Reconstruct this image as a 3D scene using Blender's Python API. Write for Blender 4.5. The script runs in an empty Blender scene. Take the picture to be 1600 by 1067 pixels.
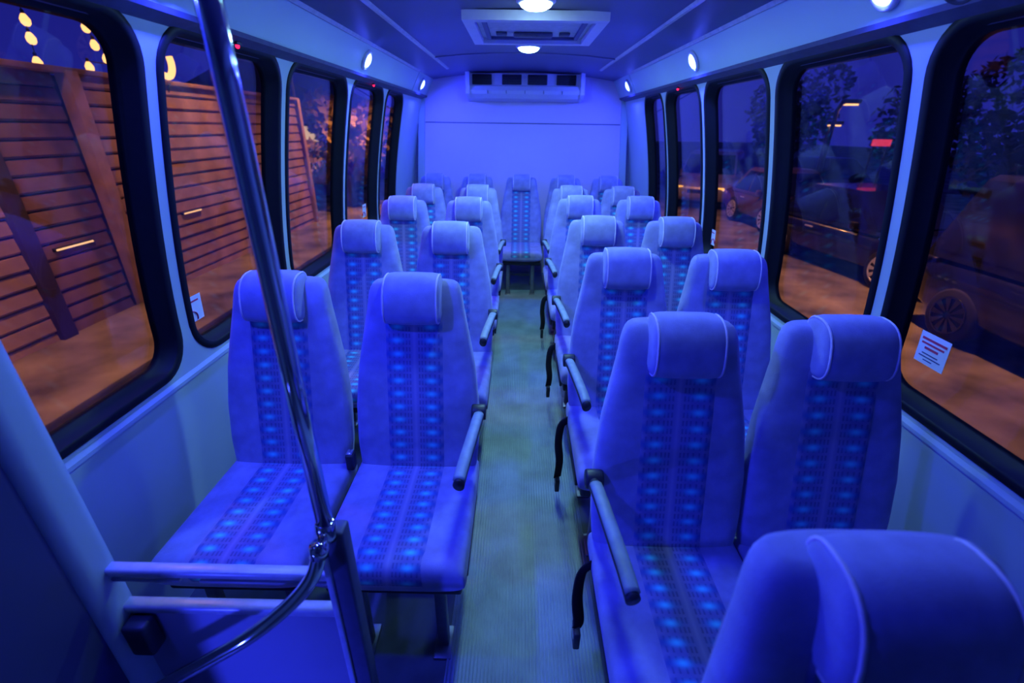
import bpy, bmesh, math, random
from mathutils import Vector, Matrix
random.seed(7)
SC = bpy.context.scene
COL = SC.collection
PI = math.pi

# ------------------------------------------------------------------ camera
def make_camera():
    pitch, yaw, roll = 0.440439, 0.0093365, 0.0139626
    cp, sp, cy, sy = math.cos(pitch), math.sin(pitch), math.cos(yaw), math.sin(yaw)
    f = Vector((-sy*cp, cy*cp, -sp)); r = Vector((cy, sy, 0)); u = r.cross(f)
    c, s = math.cos(roll), math.sin(roll)
    r2 = c*r + s*u; u2 = -s*r + c*u
    m = Matrix((r2, u2, -f)).transposed().to_4x4()
    m.translation = Vector((0, 0, 1.56))
    cd = bpy.data.cameras.new('camera'); co = bpy.data.objects.new('camera', cd)
    COL.objects.link(co); co.matrix_world = m
    cd.sensor_fit = 'HORIZONTAL'; cd.sensor_width = 36.0; cd.lens = 36.0*710.0/1600.0
    cd.clip_start = 0.02; cd.clip_end = 300
    cd.dof.use_dof = True; cd.dof.focus_distance = 1.75; cd.dof.aperture_fstop = 2.2
    SC.camera = co
make_camera()

# ------------------------------------------------------------------ world, exposure
def make_world():
    w = bpy.data.worlds.new('dusk_sky'); SC.world = w; w.use_nodes = True
    nt = w.node_tree; nt.nodes.clear()
    out = nt.nodes.new('ShaderNodeOutputWorld'); bg = nt.nodes.new('ShaderNodeBackground')
    tc = nt.nodes.new('ShaderNodeTexCoord'); sp = nt.nodes.new('ShaderNodeSeparateXYZ')
    rp = nt.nodes.new('ShaderNodeValToRGB')
    nt.links.new(tc.outputs['Generated'], sp.inputs[0]); nt.links.new(sp.outputs['Z'], rp.inputs[0])
    e = rp.color_ramp.elements
    e[0].position = 0.0; e[0].color = (0.022, 0.024, 0.36, 1)
    e[1].position = 0.5; e[1].color = (0.006, 0.010, 0.22, 1)
    nt.links.new(rp.outputs[0], bg.inputs[0]); bg.inputs[1].default_value = 1.0
    nt.links.new(bg.outputs[0], out.inputs[0])
make_world()
SC.view_settings.view_transform = 'Standard'; SC.view_settings.look = 'None'
SC.view_settings.gamma = 1.0; SC.view_settings.use_curve_mapping = False
SC.view_settings.exposure = 0.0
try:
    SC.cycles.use_denoising = True
    SC.cycles.max_bounces = 8; SC.cycles.transparent_max_bounces = 16
    SC.cycles.sample_clamp_indirect = 6.0
except Exception:
    pass
PUCK_W, DOME_W, STREET_W = 17.0, 11.0, 95.0
PUCK_C, DOME_C, SODIUM = (0.028, 0.045, 1.0), (0.38, 0.92, 1.0), (1.0, 0.40, 0.12)

# ------------------------------------------------------------------ materials
def mat(name, color, rough=0.6, metal=0.0, var=0.12, scale=30.0, bump=0.0, bscale=200.0, spec=0.5, coat=0.0, sheen=0.0):
    m = bpy.data.materials.new(name); m.use_nodes = True
    nt = m.node_tree; b = nt.nodes['Principled BSDF']
    tc = nt.nodes.new('ShaderNodeTexCoord'); n = nt.nodes.new('ShaderNodeTexNoise')
    n.inputs['Scale'].default_value = scale; n.inputs['Detail'].default_value = 4
    nt.links.new(tc.outputs['Object'], n.inputs['Vector'])
    rp = nt.nodes.new('ShaderNodeValToRGB'); e = rp.color_ramp.elements
    lo = tuple(max(0, c*(1-var)) for c in color); hi = tuple(min(1, c*(1+var)) for c in color)
    e[0].position = 0.3; e[0].color = (*lo, 1); e[1].position = 0.7; e[1].color = (*hi, 1)
    nt.links.new(n.outputs['Fac'], rp.inputs[0]); nt.links.new(rp.outputs[0], b.inputs['Base Color'])
    b.inputs['Roughness'].default_value = rough; b.inputs['Metallic'].default_value = metal
    b.inputs['Specular IOR Level'].default_value = spec
    b.inputs['Coat Weight'].default_value = coat; b.inputs['Sheen Weight'].default_value = sheen
    if bump > 0:
        n2 = nt.nodes.new('ShaderNodeTexNoise'); n2.inputs['Scale'].default_value = bscale; n2.inputs['Detail'].default_value = 3
        nt.links.new(tc.outputs['Object'], n2.inputs['Vector'])
        bp = nt.nodes.new('ShaderNodeBump'); bp.inputs['Strength'].default_value = bump; bp.inputs['Distance'].default_value = 0.004
        nt.links.new(n2.outputs['Fac'], bp.inputs['Height']); nt.links.new(bp.outputs[0], b.inputs['Normal'])
    return m

def glow(name, color, strength):
    m = bpy.data.materials.new(name); m.use_nodes = True
    nt = m.node_tree; nt.nodes.clear()
    o = nt.nodes.new('ShaderNodeOutputMaterial'); e = nt.nodes.new('ShaderNodeEmission')
    e.inputs[0].default_value = (*color, 1); e.inputs[1].default_value = strength
    nt.links.new(e.outputs[0], o.inputs[0])
    return m

def glass_mat(name, tint, rough=0.0):
    """thin tinted pane: clear with a Schlick reflection that is the same from either side"""
    m = bpy.data.materials.new(name); m.use_nodes = True
    nt = m.node_tree; nt.nodes.clear(); g = NG(nt)
    o = nt.nodes.new('ShaderNodeOutputMaterial'); t = nt.nodes.new('ShaderNodeBsdfTransparent')
    gl = nt.nodes.new('ShaderNodeBsdfGlossy'); lw = nt.nodes.new('ShaderNodeLayerWeight'); mx = nt.nodes.new('ShaderNodeMixShader')
    lw.inputs['Blend'].default_value = 0.5
    t.inputs[0].default_value = (*tint, 1); gl.inputs['Roughness'].default_value = rough
    f = g.m('ADD', 0.04, g.m('MULTIPLY', 0.96, g.m('POWER', lw.outputs['Facing'], 5.0)))
    nt.links.new(f, mx.inputs[0]); nt.links.new(t.outputs[0], mx.inputs[1]); nt.links.new(gl.outputs[0], mx.inputs[2])
    nt.links.new(mx.outputs[0], o.inputs[0])
    return m

class NG:
    """tiny helper for math nodes"""
    def __init__(s, nt): s.nt = nt
    def m(s, op, a, b=None, c=None):
        n = s.nt.nodes.new('ShaderNodeMath'); n.operation = op
        for i, v in enumerate((a, b, c)):
            if v is None: continue
            if isinstance(v, (int, float)): n.inputs[i].default_value = v
            else: s.nt.links.new(v, n.inputs[i])
        return n.outputs[0]
    def mixc(s, fac, a, b):
        n = s.nt.nodes.new('ShaderNodeMix'); n.data_type = 'RGBA'
        s.nt.links.new(fac, n.inputs[0])
        for i, v in ((6, a), (7, b)):
            if isinstance(v, tuple): n.inputs[i].default_value = (*v, 1)
            else: s.nt.links.new(v, n.inputs[i])
        return n.outputs[2]

FABRIC = (0.32, 0.31, 0.56)
def woven_mat():
    m = bpy.data.materials.new('woven_pattern_fabric'); m.use_nodes = True
    nt = m.node_tree; b = nt.nodes['Principled BSDF']; g = NG(nt)
    uv = nt.nodes.new('ShaderNodeUVMap'); uv.uv_map = 'UVMap'
    s = nt.nodes.new('ShaderNodeSeparateXYZ'); nt.links.new(uv.outputs[0], s.inputs[0])
    u, v = s.outputs[0], s.outputs[1]
    au = g.m('ABSOLUTE', u)
    P = 0.047
    def blob(cu, cv, ru, rv):
        du = g.m('DIVIDE', g.m('SUBTRACT', au, cu), ru)
        fv = g.m('SUBTRACT', g.m('FRACT', g.m('ADD', g.m('DIVIDE', v, P), cv)), 0.5)
        dv = g.m('DIVIDE', g.m('MULTIPLY', fv, P), rv)
        q = g.m('ADD', g.m('MULTIPLY', du, du), g.m('MULTIPLY', dv, dv))
        return g.m('POWER', 2.718, g.m('MULTIPLY', q, -1.0))
    def line(cu, w):
        d = g.m('DIVIDE', g.m('SUBTRACT', au, cu), w)
        return g.m('POWER', 2.718, g.m('MULTIPLY', g.m('MULTIPLY', d, d), -1.0))
    base = (0.30, 0.28, 0.53); dark = (0.05, 0.06, 0.30); navy = (0.02, 0.03, 0.16); cyan = (0.14, 0.98, 0.95); mid = (0.07, 0.22, 0.62)
    c = g.mixc(g.m('MULTIPLY', line(0.0, 0.006), 0.7), base, (0.42, 0.38, 0.62))
    c = g.mixc(g.m('MULTIPLY', line(0.055, 0.042), 0.45), c, dark)
    # dashed dark threads
    dash = g.m('GREATER_THAN', g.m('FRACT', g.m('DIVIDE', v, P/2)), 0.35)
    for cu in (0.016, 0.026, 0.037, 0.052, 0.069, 0.084):
        c = g.mixc(g.m('MULTIPLY', g.m('MULTIPLY', line(cu, 0.0026), dash), 0.55), c, navy)
    c = g.mixc(g.m('MULTIPLY', blob(0.088, 0.0, 0.014, 0.013), 0.9), c, dark)
    c = g.mixc(g.m('MULTIPLY', blob(0.058, 0.0, 0.034, 0.011), 0.8), c, mid)
    c = g.mixc(g.m('MINIMUM', g.m('MULTIPLY', blob(0.056, 0.0, 0.016, 0.0088), 0.85), 1.0), c, cyan)
    nt.links.new(c, b.inputs['Base Color']); b.inputs['Roughness'].default_value = 0.85
    b.inputs['Specular IOR Level'].default_value = 0.2; b.inputs['Sheen Weight'].default_value = 0.15
    return m

M = {
 'fabric': mat('plush_seat_fabric', FABRIC, 0.9, var=0.17, scale=16, bump=0.25, bscale=420, spec=0.2, sheen=0.25),
 'woven': woven_mat(),
 'piping': mat('pale_piping', (0.75, 0.66, 0.78), 0.7, bump=0.2, bscale=900),
 'shell': mat('seat_back_shell', (0.20, 0.17, 0.26), 0.6),
 'black_metal': mat('black_seat_metal', (0.03, 0.03, 0.035), 0.45, 0.3),
 'grey_metal': mat('grey_leg_metal', (0.22, 0.23, 0.26), 0.4, 0.6),
 'arm': mat('black_armrest_plastic', (0.03, 0.03, 0.04), 0.45),
 'arm_pad': mat('grey_armrest_pad', (0.30, 0.36, 0.38), 0.5),
 'belt': mat('black_webbing', (0.012, 0.012, 0.014), 0.7, bump=0.3, bscale=600),
 'buckle': mat('steel_buckle', (0.75, 0.78, 0.8), 0.25, 0.9),
 'wall': mat('white_wall_panel', (0.46, 0.56, 0.56), 0.45, var=0.04, scale=3, spec=0.4),
 'rearwall': mat('rear_wall_panel', (0.74, 0.60, 0.78), 0.5, var=0.03, scale=2),
 'seam': mat('panel_seam', (0.16, 0.16, 0.2), 0.6),
 'cove': mat('cove_panel', (0.56, 0.72, 0.66), 0.4, var=0.03, scale=3),
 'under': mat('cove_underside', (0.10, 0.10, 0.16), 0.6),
 'ceil': mat('ceiling_liner', (0.12, 0.125, 0.27), 0.45, var=0.05, scale=4),
 'ceiltrim': mat('ceiling_trim', (0.6, 0.6, 0.62), 0.4),
 'rubber': mat('black_window_rubber', (0.006, 0.006, 0.009), 0.55, spec=0.25),
 'floor': mat('grey_floor_vinyl', (0.11, 0.13, 0.13), 0.5, var=0.2, scale=10),
 'runner': mat('ribbed_rubber_runner', (0.27, 0.34, 0.36), 0.42, var=0.22, scale=7, spec=0.5),
 'chrome': mat('polished_chrome', (0.82, 0.82, 0.84), 0.10, 1.0, var=0.02),
 'rail': mat('painted_rail', (0.60, 0.60, 0.68), 0.35, 0.2),
 'panel': mat('modesty_panel', (0.33, 0.32, 0.42), 0.40, var=0.04, scale=5),
 'darkpost': mat('dark_post', (0.09, 0.09, 0.14), 0.45),
 'casing': mat('padded_casing', (0.05, 0.05, 0.11), 0.5, var=0.05, scale=5),
 'white': mat('white_plastic', (0.75, 0.74, 0.78), 0.4, var=0.03),
 'vent': mat('dark_vent', (0.02, 0.02, 0.03), 0.6),
 'glass': glass_mat('window_glass', (0.80, 0.80, 0.84)),
 'paper': mat('white_sticker', (0.85, 0.86, 0.88), 0.5, var=0.02),
 'redink': mat('red_ink', (0.62, 0.05, 0.12), 0.5),
 'darkink': mat('blue_black_ink', (0.08, 0.10, 0.22), 0.5),
 'puck': glow('blue_led', (0.05, 0.08, 1.0), 30.0),
 'dome': glow('white_led', (0.50, 0.93, 1.0), 20.0),
 'redled': glow('red_led', (1.0, 0.01, 0.06), 4.0),
 'speaker': mat('speaker_grille', (0.015, 0.015, 0.02), 0.7, bump=0.5, bscale=500),
 'asphalt': mat('asphalt', (0.17, 0.14, 0.11), 0.85, var=0.75, scale=1.3, bump=0.5, bscale=40),
 'plank': mat('timber_plank', (0.42, 0.27, 0.18), 0.8, var=0.30, scale=2.5, bump=0.4, bscale=25),
 'plank_dark': mat('dark_timber_board', (0.22, 0.13, 0.10), 0.8, var=0.30, scale=2.5, bump=0.4, bscale=25),
 'post': mat('timber_post', (0.46, 0.30, 0.18), 0.8, var=0.25, scale=4),
 'postdark': mat('dark_post_timber', (0.06, 0.045, 0.045), 0.8),
 'bulb': glow('warm_bulb', (1.0, 0.46, 0.14), 3.2),
 'strip': glow('glint_glow', (1.0, 0.50, 0.20), 2.0),
 'bulb2': glow('pale_bulb', (1.0, 0.72, 0.45), 22.0),
 'bulbwhite': glow('white_headlamp', (1.0, 0.95, 0.85), 14.0),
 'bulbred': glow('red_tail_lamp', (1.0, 0.05, 0.09), 1.0),
 'wire': mat('black_wire', (0.02, 0.02, 0.02), 0.6),
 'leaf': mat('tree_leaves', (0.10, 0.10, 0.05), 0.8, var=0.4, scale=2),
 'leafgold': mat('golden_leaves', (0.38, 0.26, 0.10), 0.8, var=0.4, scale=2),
 'bark': mat('bark', (0.10, 0.07, 0.05), 0.9, bump=0.6, bscale=30),
 'render': mat('pale_stucco', (0.62, 0.50, 0.34), 0.85, var=0.15, scale=2),
 'rooftile': mat('roof_tile', (0.12, 0.08, 0.07), 0.8),
 'litwin': glow('lit_window', (1.0, 0.62, 0.28), 1.1),
 'carsilver': mat('silver_paint', (0.55, 0.50, 0.44), 0.3, 0.3, var=0.03, coat=0.5),
 'cardark': mat('dark_paint', (0.012, 0.013, 0.022), 0.25, 0.2, var=0.05, coat=0.5),
 'carbrown': mat('bronze_paint', (0.17, 0.10, 0.07), 0.3, 0.3, var=0.05, coat=0.5),
 'carglass': mat('car_glass', (0.01, 0.012, 0.02), 0.08),
 'tyre': mat('tyre_rubber', (0.015, 0.015, 0.016), 0.8),
 'alloy': mat('alloy_wheel', (0.7, 0.7, 0.7), 0.35, 0.3),
 'amber': glow('amber_marker_lamp', (1.0, 0.42, 0.08), 3.0),
}

# ------------------------------------------------------------------ mesh helpers
def mesh(name, verts, faces, smooth=False, uvs=None):
    me = bpy.data.meshes.new(name); me.from_pydata([tuple(v) for v in verts], [], faces); me.update()
    bm = bmesh.new(); bm.from_mesh(me); bmesh.ops.recalc_face_normals(bm, faces=bm.faces); bm.to_mesh(me); bm.free()
    if smooth:
        for p in me.polygons: p.use_smooth = True
    if uvs is not None:
        l = me.uv_layers.new(name='UVMap')
        for lp in me.loops: l.data[lp.index].uv = uvs[lp.vertex_index]
    return me

def obj(name, me, m, parent=None, loc=(0,0,0), rot=(0,0,0)):
    if isinstance(me, tuple): me = mesh(name, *me)
    if m is not None and len(me.materials) == 0: me.materials.append(M[m])
    o = bpy.data.objects.new(name, me); COL.objects.link(o)
    o.location = loc; o.rotation_euler = rot
    if parent: o.parent = parent
    return o

def empty(name, loc=(0,0,0), rot=(0,0,0)):
    o = bpy.data.objects.new(name, None); COL.objects.link(o); o.location = loc; o.rotation_euler = rot
    o.empty_display_size = 0.1
    return o

def tag(o, label=None, cat=None, group=None, kind=None):
    if label: o['label'] = label
    if cat: o['category'] = cat
    if group: o['group'] = group
    if kind: o['kind'] = kind
    return o

def box(x0, x1, y0, y1, z0, z1, bev=0.0, seg=2):
    bm = bmesh.new()
    vs = [bm.verts.new((x, y, z)) for x in (x0, x1) for y in (y0, y1) for z in (z0, z1)]
    for f in ((0,1,3,2), (4,6,7,5), (0,4,5,1), (2,3,7,6), (0,2,6,4), (1,5,7,3)):
        bm.faces.new([vs[i] for i in f])
    bmesh.ops.recalc_face_normals(bm, faces=bm.faces)
    if bev > 0:
        bmesh.ops.bevel(bm, geom=list(bm.edges), offset=bev, segments=seg, profile=0.5, affect='EDGES')
    me = bpy.data.meshes.new('box'); bm.to_mesh(me); bm.free()
    if bev > 0:
        for p in me.polygons: p.use_smooth = True
        try: me.set_sharp_from_angle(angle=math.radians(50))
        except Exception: pass
    return me

def tube(path, r, n=12, closed=False, flat=None):
    """round tube (or flat ribbon when flat=(a,b) radii) along a path"""
    P = [Vector(p) for p in path]; V = []; F = []
    up = None
    for i, p in enumerate(P):
        if closed: t = P[(i+1) % len(P)] - P[i-1]
        else: t = P[min(i+1, len(P)-1)] - P[max(i-1, 0)]
        t.normalize()
        if up is None:
            up = Vector((0,0,1)) if abs(t.z) < 0.9 else Vector((1,0,0))
        a = t.cross(up)
        a.normalize(); b = a.cross(t); up = b
        ra, rb = (r, r) if flat is None else flat
        for k in range(n):
            q = 2*PI*k/n; V.append(p + a*ra*math.cos(q) + b*rb*math.sin(q))
    m = len(P)
    for i in range(m if closed else m-1):
        j = (i+1) % m
        for k in range(n):
            F.append((i*n+k, i*n+(k+1) % n, j*n+(k+1) % n, j*n+k))
    if not closed:
        F.append(tuple(range(n))); F.append(tuple((m-1)*n+k for k in range(n)))
    return mesh('tube', V, F, True)

def lathe(prof, n=24, axis='z'):
    V = []; F = []
    for (r, h) in prof:
        for k in range(n):
            a = 2*PI*k/n; p = (r*math.cos(a), r*math.sin(a), h)
            if axis == 'x': p = (p[2], p[0], p[1])
            if axis == 'y': p = (p[0], p[2], p[1])
            V.append(p)
    for i in range(len(prof)-1):
        for k in range(n):
            F.append((i*n+k, i*n+(k+1) % n, (i+1)*n+(k+1) % n, (i+1)*n+k))
    F.append(tuple(range(n))); F.append(tuple((len(prof)-1)*n+k for k in range(n)))
    return mesh('lathe', V, F, True)

def loft(rings, cap=True, smooth=True):
    n = len(rings[0]); V = [p for r in rings for p in r]; F = []
    for i in range(len(rings)-1):
        for k in range(n):
            F.append((i*n+k, i*n+(k+1) % n, (i+1)*n+(k+1) % n, (i+1)*n+k))
    if cap:
        F.append(tuple(range(n))); F.append(tuple((len(rings)-1)*n+k for k in range(n)))
    return mesh('loft', V, F, smooth)

def prism(poly, axis, a, b, smooth=False):
    """extrude a 2D polygon along an axis: axis x -> poly (y,z); y -> (x,z); z -> (x,y)"""
    def P(p, t):
        return {'x': (t, p[0], p[1]), 'y': (p[0], t, p[1]), 'z': (p[0], p[1], t)}[axis]
    n = len(poly); V = [P(p, a) for p in poly] + [P(p, b) for p in poly]
    F = [(i, (i+1) % n, n+(i+1) % n, n+i) for i in range(n)] + [tuple(range(n)), tuple(range(n, 2*n))]
    return mesh('prism', V, F, smooth)

def bez(pts, n=12):
    """smooth path through points (Catmull-Rom)"""
    P = [Vector(p) for p in pts]; out = []
    for i in range(len(P)-1):
        p0, p1, p2, p3 = P[max(i-1,0)], P[i], P[i+1], P[min(i+2, len(P)-1)]
        for k in range(n):
            t = k/n
            out.append(0.5*((2*p1) + (p2-p0)*t + (2*p0-5*p1+4*p2-p3)*t*t + (3*p1-p0-3*p2+p3)*t**3))
    out.append(P[-1]); return out

def area_light(name, parent, size, power, color, loc, rot, shape='DISK', spread=PI):
    l = bpy.data.lights.new(name, 'AREA'); l.shape = shape; l.size = size; l.energy = power; l.color = color; l.spread = spread
    o = bpy.data.objects.new(name, l); COL.objects.link(o); o.parent = parent; o.location = loc; o.rotation_euler = rot
    return o

# ------------------------------------------------------------------ bus body
XC = 0.03
Y0, YR = -1.6, 5.27
def interp(tab, z):
    if z <= tab[0][0]: return tab[0][1]
    for (a, va), (b, vb) in zip(tab, tab[1:]):
        if z <= b:
            t = (z-a)/(b-a); return va + (vb-va)*t
    return tab[-1][1]
def hw(z):                                     # half width of the body: lower wall upright, upper wall leaning in
    if z < 0.85: return 1.20
    return 1.20 - 0.165*((z-0.85)/0.95)**1.45
def wx(side, z, depth=0.0): return XC + side*(hw(z) + depth)

def rrect(y0, y1, z0, z1, r, nc=8, nv=12, nh=8):
    """rounded rectangle, points listed once round; same count for any size"""
    pts = []
    def seg(a, b, n):
        for i in range(n): pts.append((a[0]+(b[0]-a[0])*i/n, a[1]+(b[1]-a[1])*i/n))
    def arc(cx, cz, a0):
        for i in range(nc): a = a0 + (PI/2)*i/nc; pts.append((cx+r*math.cos(a), cz+r*math.sin(a)))
    seg((y0+r, z0), (y1-r, z0), nh); arc(y1-r, z0+r, -PI/2)
    seg((y1, z0+r), (y1, z1-r), nv); arc(y1-r, z1-r, 0)
    seg((y1-r, z1), (y0+r, z1), nh); arc(y0+r, z1-r, PI/2)
    seg((y0, z1-r), (y0, z0+r), nv); arc(y0+r, z0+r, PI)
    return pts

WZ0, WZ1, WR = 0.770, 1.822, 0.130
ZT = 1.90
POSTS = [0.63, 1.45, 2.24, 3.07, 3.85, 4.47]
BAYS = list(zip(POSTS, POSTS[1:]))
GAP = 0.027

def build_wall(side, name):
    V = []; F = []
    def add(y, z, d):
        V.append((wx(side, z, d), y, z)); return len(V)-1
    for d, rev in ((0.0, False), (0.07, True)):
        # plain stretches, cut in height so that the lean of the wall shows
        for (a, b) in ((Y0, POSTS[0]), (POSTS[-1], YR)):
            zs = [0, 0.4, 0.85] + [0.85+0.1*i for i in range(1, 11)] + [ZT]
            idx = [(add(a, z, d), add(b, z, d)) for z in zs]
            for (p, q), (r_, s) in zip(idx, idx[1:]): F.append((p, q, s, r_))
        for (a, b) in BAYS:
            inner = rrect(a+GAP, b-GAP, WZ0, WZ1, WR)
            # outer points: push each inner point out to the bay rectangle
            outer = []
            cy0, cy1, cz0, cz1 = a+GAP+WR, b-GAP-WR, WZ0+WR, WZ1-WR
            for (y, z) in inner:
                oy = a if y < cy0 - 1e-6 and not (cz0 > z or z > cz1) else (b if y > cy1 + 1e-6 and not (cz0 > z or z > cz1) else None)
                if oy is not None: outer.append((oy, z)); continue
                if cy0 - 1e-6 <= y <= cy1 + 1e-6: outer.append((y, 0.0 if z < 1.2 else ZT)); continue
                # corner: go round the rectangle's corner
                cyc = cy0 if y < cy0 else cy1; czc = cz0 if z < cz0 else cz1
                ang = math.atan2(abs(z-czc), abs(y-cyc)); t = ang/(PI/2)
                ye = a if y < cy0 else b; ze = 0.0 if z < cz0 else ZT
                if t <= 0.5: outer.append((ye, czc + (ze-czc)*t*2))
                else: outer.append((ye + (cyc-ye)*(t-0.5)*2, ze))
            n = len(inner)
            I = [add(y, z, d) for y, z in inner]; O = [add(y, z, d) for y, z in outer]
            for k in range(n): F.append((I[k], I[(k+1) % n], O[(k+1) % n], O[k]))
            if d == 0.0: first = I
            build_wall.rings.append(I)
    # reveals joining inner and outer skins
    nb = len(BAYS); R = build_wall.rings; 
    for k in range(nb):
        A, Bq = R[k], R[nb+k]; n = len(A)
        for i in range(n): F.append((A[i], A[(i+1) % n], Bq[(i+1) % n], Bq[i]))
    build_wall.rings = []
    me = bpy.data.meshes.new(name); me.from_pydata(V, [], F); me.update()
    bm = bmesh.new(); bm.from_mesh(me); bmesh.ops.remove_doubles(bm, verts=bm.verts, dist=1e-5)
    bmesh.ops.recalc_face_normals(bm, faces=bm.faces); bm.to_mesh(me); bm.free()
    for p in me.polygons: p.use_smooth = True
    try: me.set_sharp_from_angle(angle=math.radians(35))
    except Exception: pass
    o = obj(name, me, 'wall'); tag(o, kind='structure')
    return o
build_wall.rings = []
wall_l = build_wall(-1, 'wall_left'); wall_r = build_wall(1, 'wall_right')
tag(wall_l, 'pale wall with rounded window openings behind the chrome pole', kind='structure')
tag(wall_r, 'pale wall with rounded window openings on the parked car side', kind='structure')

def build_window(side, a, b, num):
    root = empty('window_%d' % num, (wx(side, 0.78), (a+b)/2, 0.78)); tag(root, kind='structure')
    off = root.location
    prof = [(-0.004, 0.0), (-0.001, -0.006), (0.020, -0.007), (0.026, -0.002), (0.029, 0.040), (0.040, 0.041), (0.043, 0.062)]
    rings = []
    for ins, d in prof:
        r = max(0.02, WR-ins)
        rings.append([(wx(side, z, d)-off.x, y-off.y, z-off.z) for y, z in rrect(a+GAP+ins, b-GAP-ins, WZ0+ins, WZ1-ins, r)])
    fr = obj('window_frame', loft(rings, cap=False), 'rubber', root)
    ins = 0.034; r = WR-ins; y0, y1, z0, z1 = a+GAP+ins, b-GAP-ins, WZ0+ins, WZ1-ins
    zs = [z0 + r*(1-math.cos(PI/2*i/5)) for i in range(6)] + [z0+r+(z1-z0-2*r)*i/12 for i in range(1, 12)] + [z1 - r*(1-math.cos(PI/2*i/5)) for i in range(5, -1, -1)]
    V = []; F = []
    for d in (0.044, 0.049):
        st = len(V)
        for z in zs:
            dz = max(0, z0+r-z, z-(z1-r)); sh = r - math.sqrt(max(0, r*r-dz*dz))
            V.append((wx(side, z, d)-off.x, y0+sh-off.y, z-off.z)); V.append((wx(side, z, d)-off.x, y1-sh-off.y, z-off.z))
        for i in range(len(zs)-1): F.append((st+2*i, st+2*i+1, st+2*i+3, st+2*i+2))
    obj('window_pane', (V, F, True), 'glass', root)
    return root
num = 1
for side in (-1, 1):
    for (a, b) in BAYS:
        build_window(side, a, b, num); num += 1

# sill ledges
for i, side in enumerate((-1, 1)):
    pts = [(wx(side, 0.74, 0.0), 0.725), (wx(side, 0.74, -0.012), 0.730), (wx(side, 0.74, -0.012), 0.742), (wx(side, 0.75, 0.0), 0.752)]
    o = obj('trim_%d' % (i+1), prism(pts, 'y', POSTS[0], YR-0.03), 'wall'); tag(o, kind='structure')
    o['label'] = 'thin ledge running under the windows ' + ('behind the chrome pole' if side < 0 else 'on the parked car side')

# floor
fl = obj('floor', box(XC-1.27, XC+1.27, Y0, YR+0.05, -0.06, 0.0), 'floor'); tag(fl, kind='structure')
# ribbed runner: real ridges
rx0, rx1, step = -0.205, 0.300, 0.0116
poly = []; x = rx0; poly.append((rx0, 0.0))
while x + step <= rx1:
    poly += [(x+step*0.15, 0.0085), (x+step*0.55, 0.0085), (x+step*0.72, 0.0040), (x+step*0.98, 0.0040)]; x += step
poly.append((rx1, 0.0))
V = []; F = []; n = len(poly)
for yy in (Y0+0.02, YR-0.02): V += [(p[0], yy, p[1]) for p in poly]
for i in range(n-1): F.append((i, i+1, n+i+1, n+i))
run = obj('ribbed_aisle_runner', (V, F), 'runner', fl); run['label'] = 'grey ribbed rubber strip along the aisle'

# rear wall, and an unseen front wall added to keep outdoor light out
rw = obj('wall_rear', box(XC-1.27, XC+1.27, YR, YR+0.06, 0.0, 2.12), 'seam'); tag(rw, kind='structure')
def rear_panel(name, z0, z1, w0, w1, parent):
    pts = [(XC-w0, z0), (XC+w0, z0), (XC+w1, z1), (XC-w1, z1)]
    o = obj(name, prism(pts, 'y', YR-0.014, YR+0.01), 'rearwall', parent); return o
rear_panel('wall_panel', 0.0, 1.592, 1.13, 1.10, rw); rear_panel('wall_panel', 1.602, 2.09, 1.10, 0.98, rw)
for s in (-1, 1):
    obj('corner_trim', prism([(XC+s*1.13, 0), (XC+s*1.21, 0), (XC+s*1.06, 1.86), (XC+s*1.0, 1.86)], 'y', YR-0.05, YR+0.01), 'wall', rw)
fw = obj('front_light_block', box(XC-1.27, XC+1.27, Y0-0.06, Y0, 0.0, 2.12), 'under'); tag(fw, kind='structure')  # out of view, added to block light from outside; dark to reflect little

# ceiling with shallow crown
cp = [(-0.93, 1.985), (-0.80, 2.005), (-0.67, 2.022), (-0.45, 2.042), (-0.22, 2.053), (0, 2.056), (0.22, 2.053), (0.45, 2.042), (0.67, 2.022), (0.80, 2.005), (0.93, 1.985)]
poly = [(XC+a, z) for a, z in cp] + [(XC+a, z+0.05) for a, z in reversed(cp)]
ce = obj('ceiling', prism(poly, 'y', Y0, YR+0.02, True), 'ceil'); tag(ce, kind='structure')
try: ce.data.set_sharp_from_angle(angle=math.radians(40))
except Exception: pass
for s in (-1, 1):
    obj('ceiling_seam_strip', prism([(XC+s*0.655, 2.026), (XC+s*0.665, 2.014), (XC+s*0.680, 2.013), (XC+s*0.690, 2.022)], 'y', Y0, 4.62), 'ceiltrim', ce)
for yy in (2.05, 3.9):
    pts = [(XC+a, z-0.006) for a, z in cp[2:-2]] + [(XC+a, z+0.002) for a, z in reversed(cp[2:-2])]
    obj('ceiling_cross_strip', prism(pts, 'y', yy, yy+0.035), 'ceil', ce)

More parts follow.
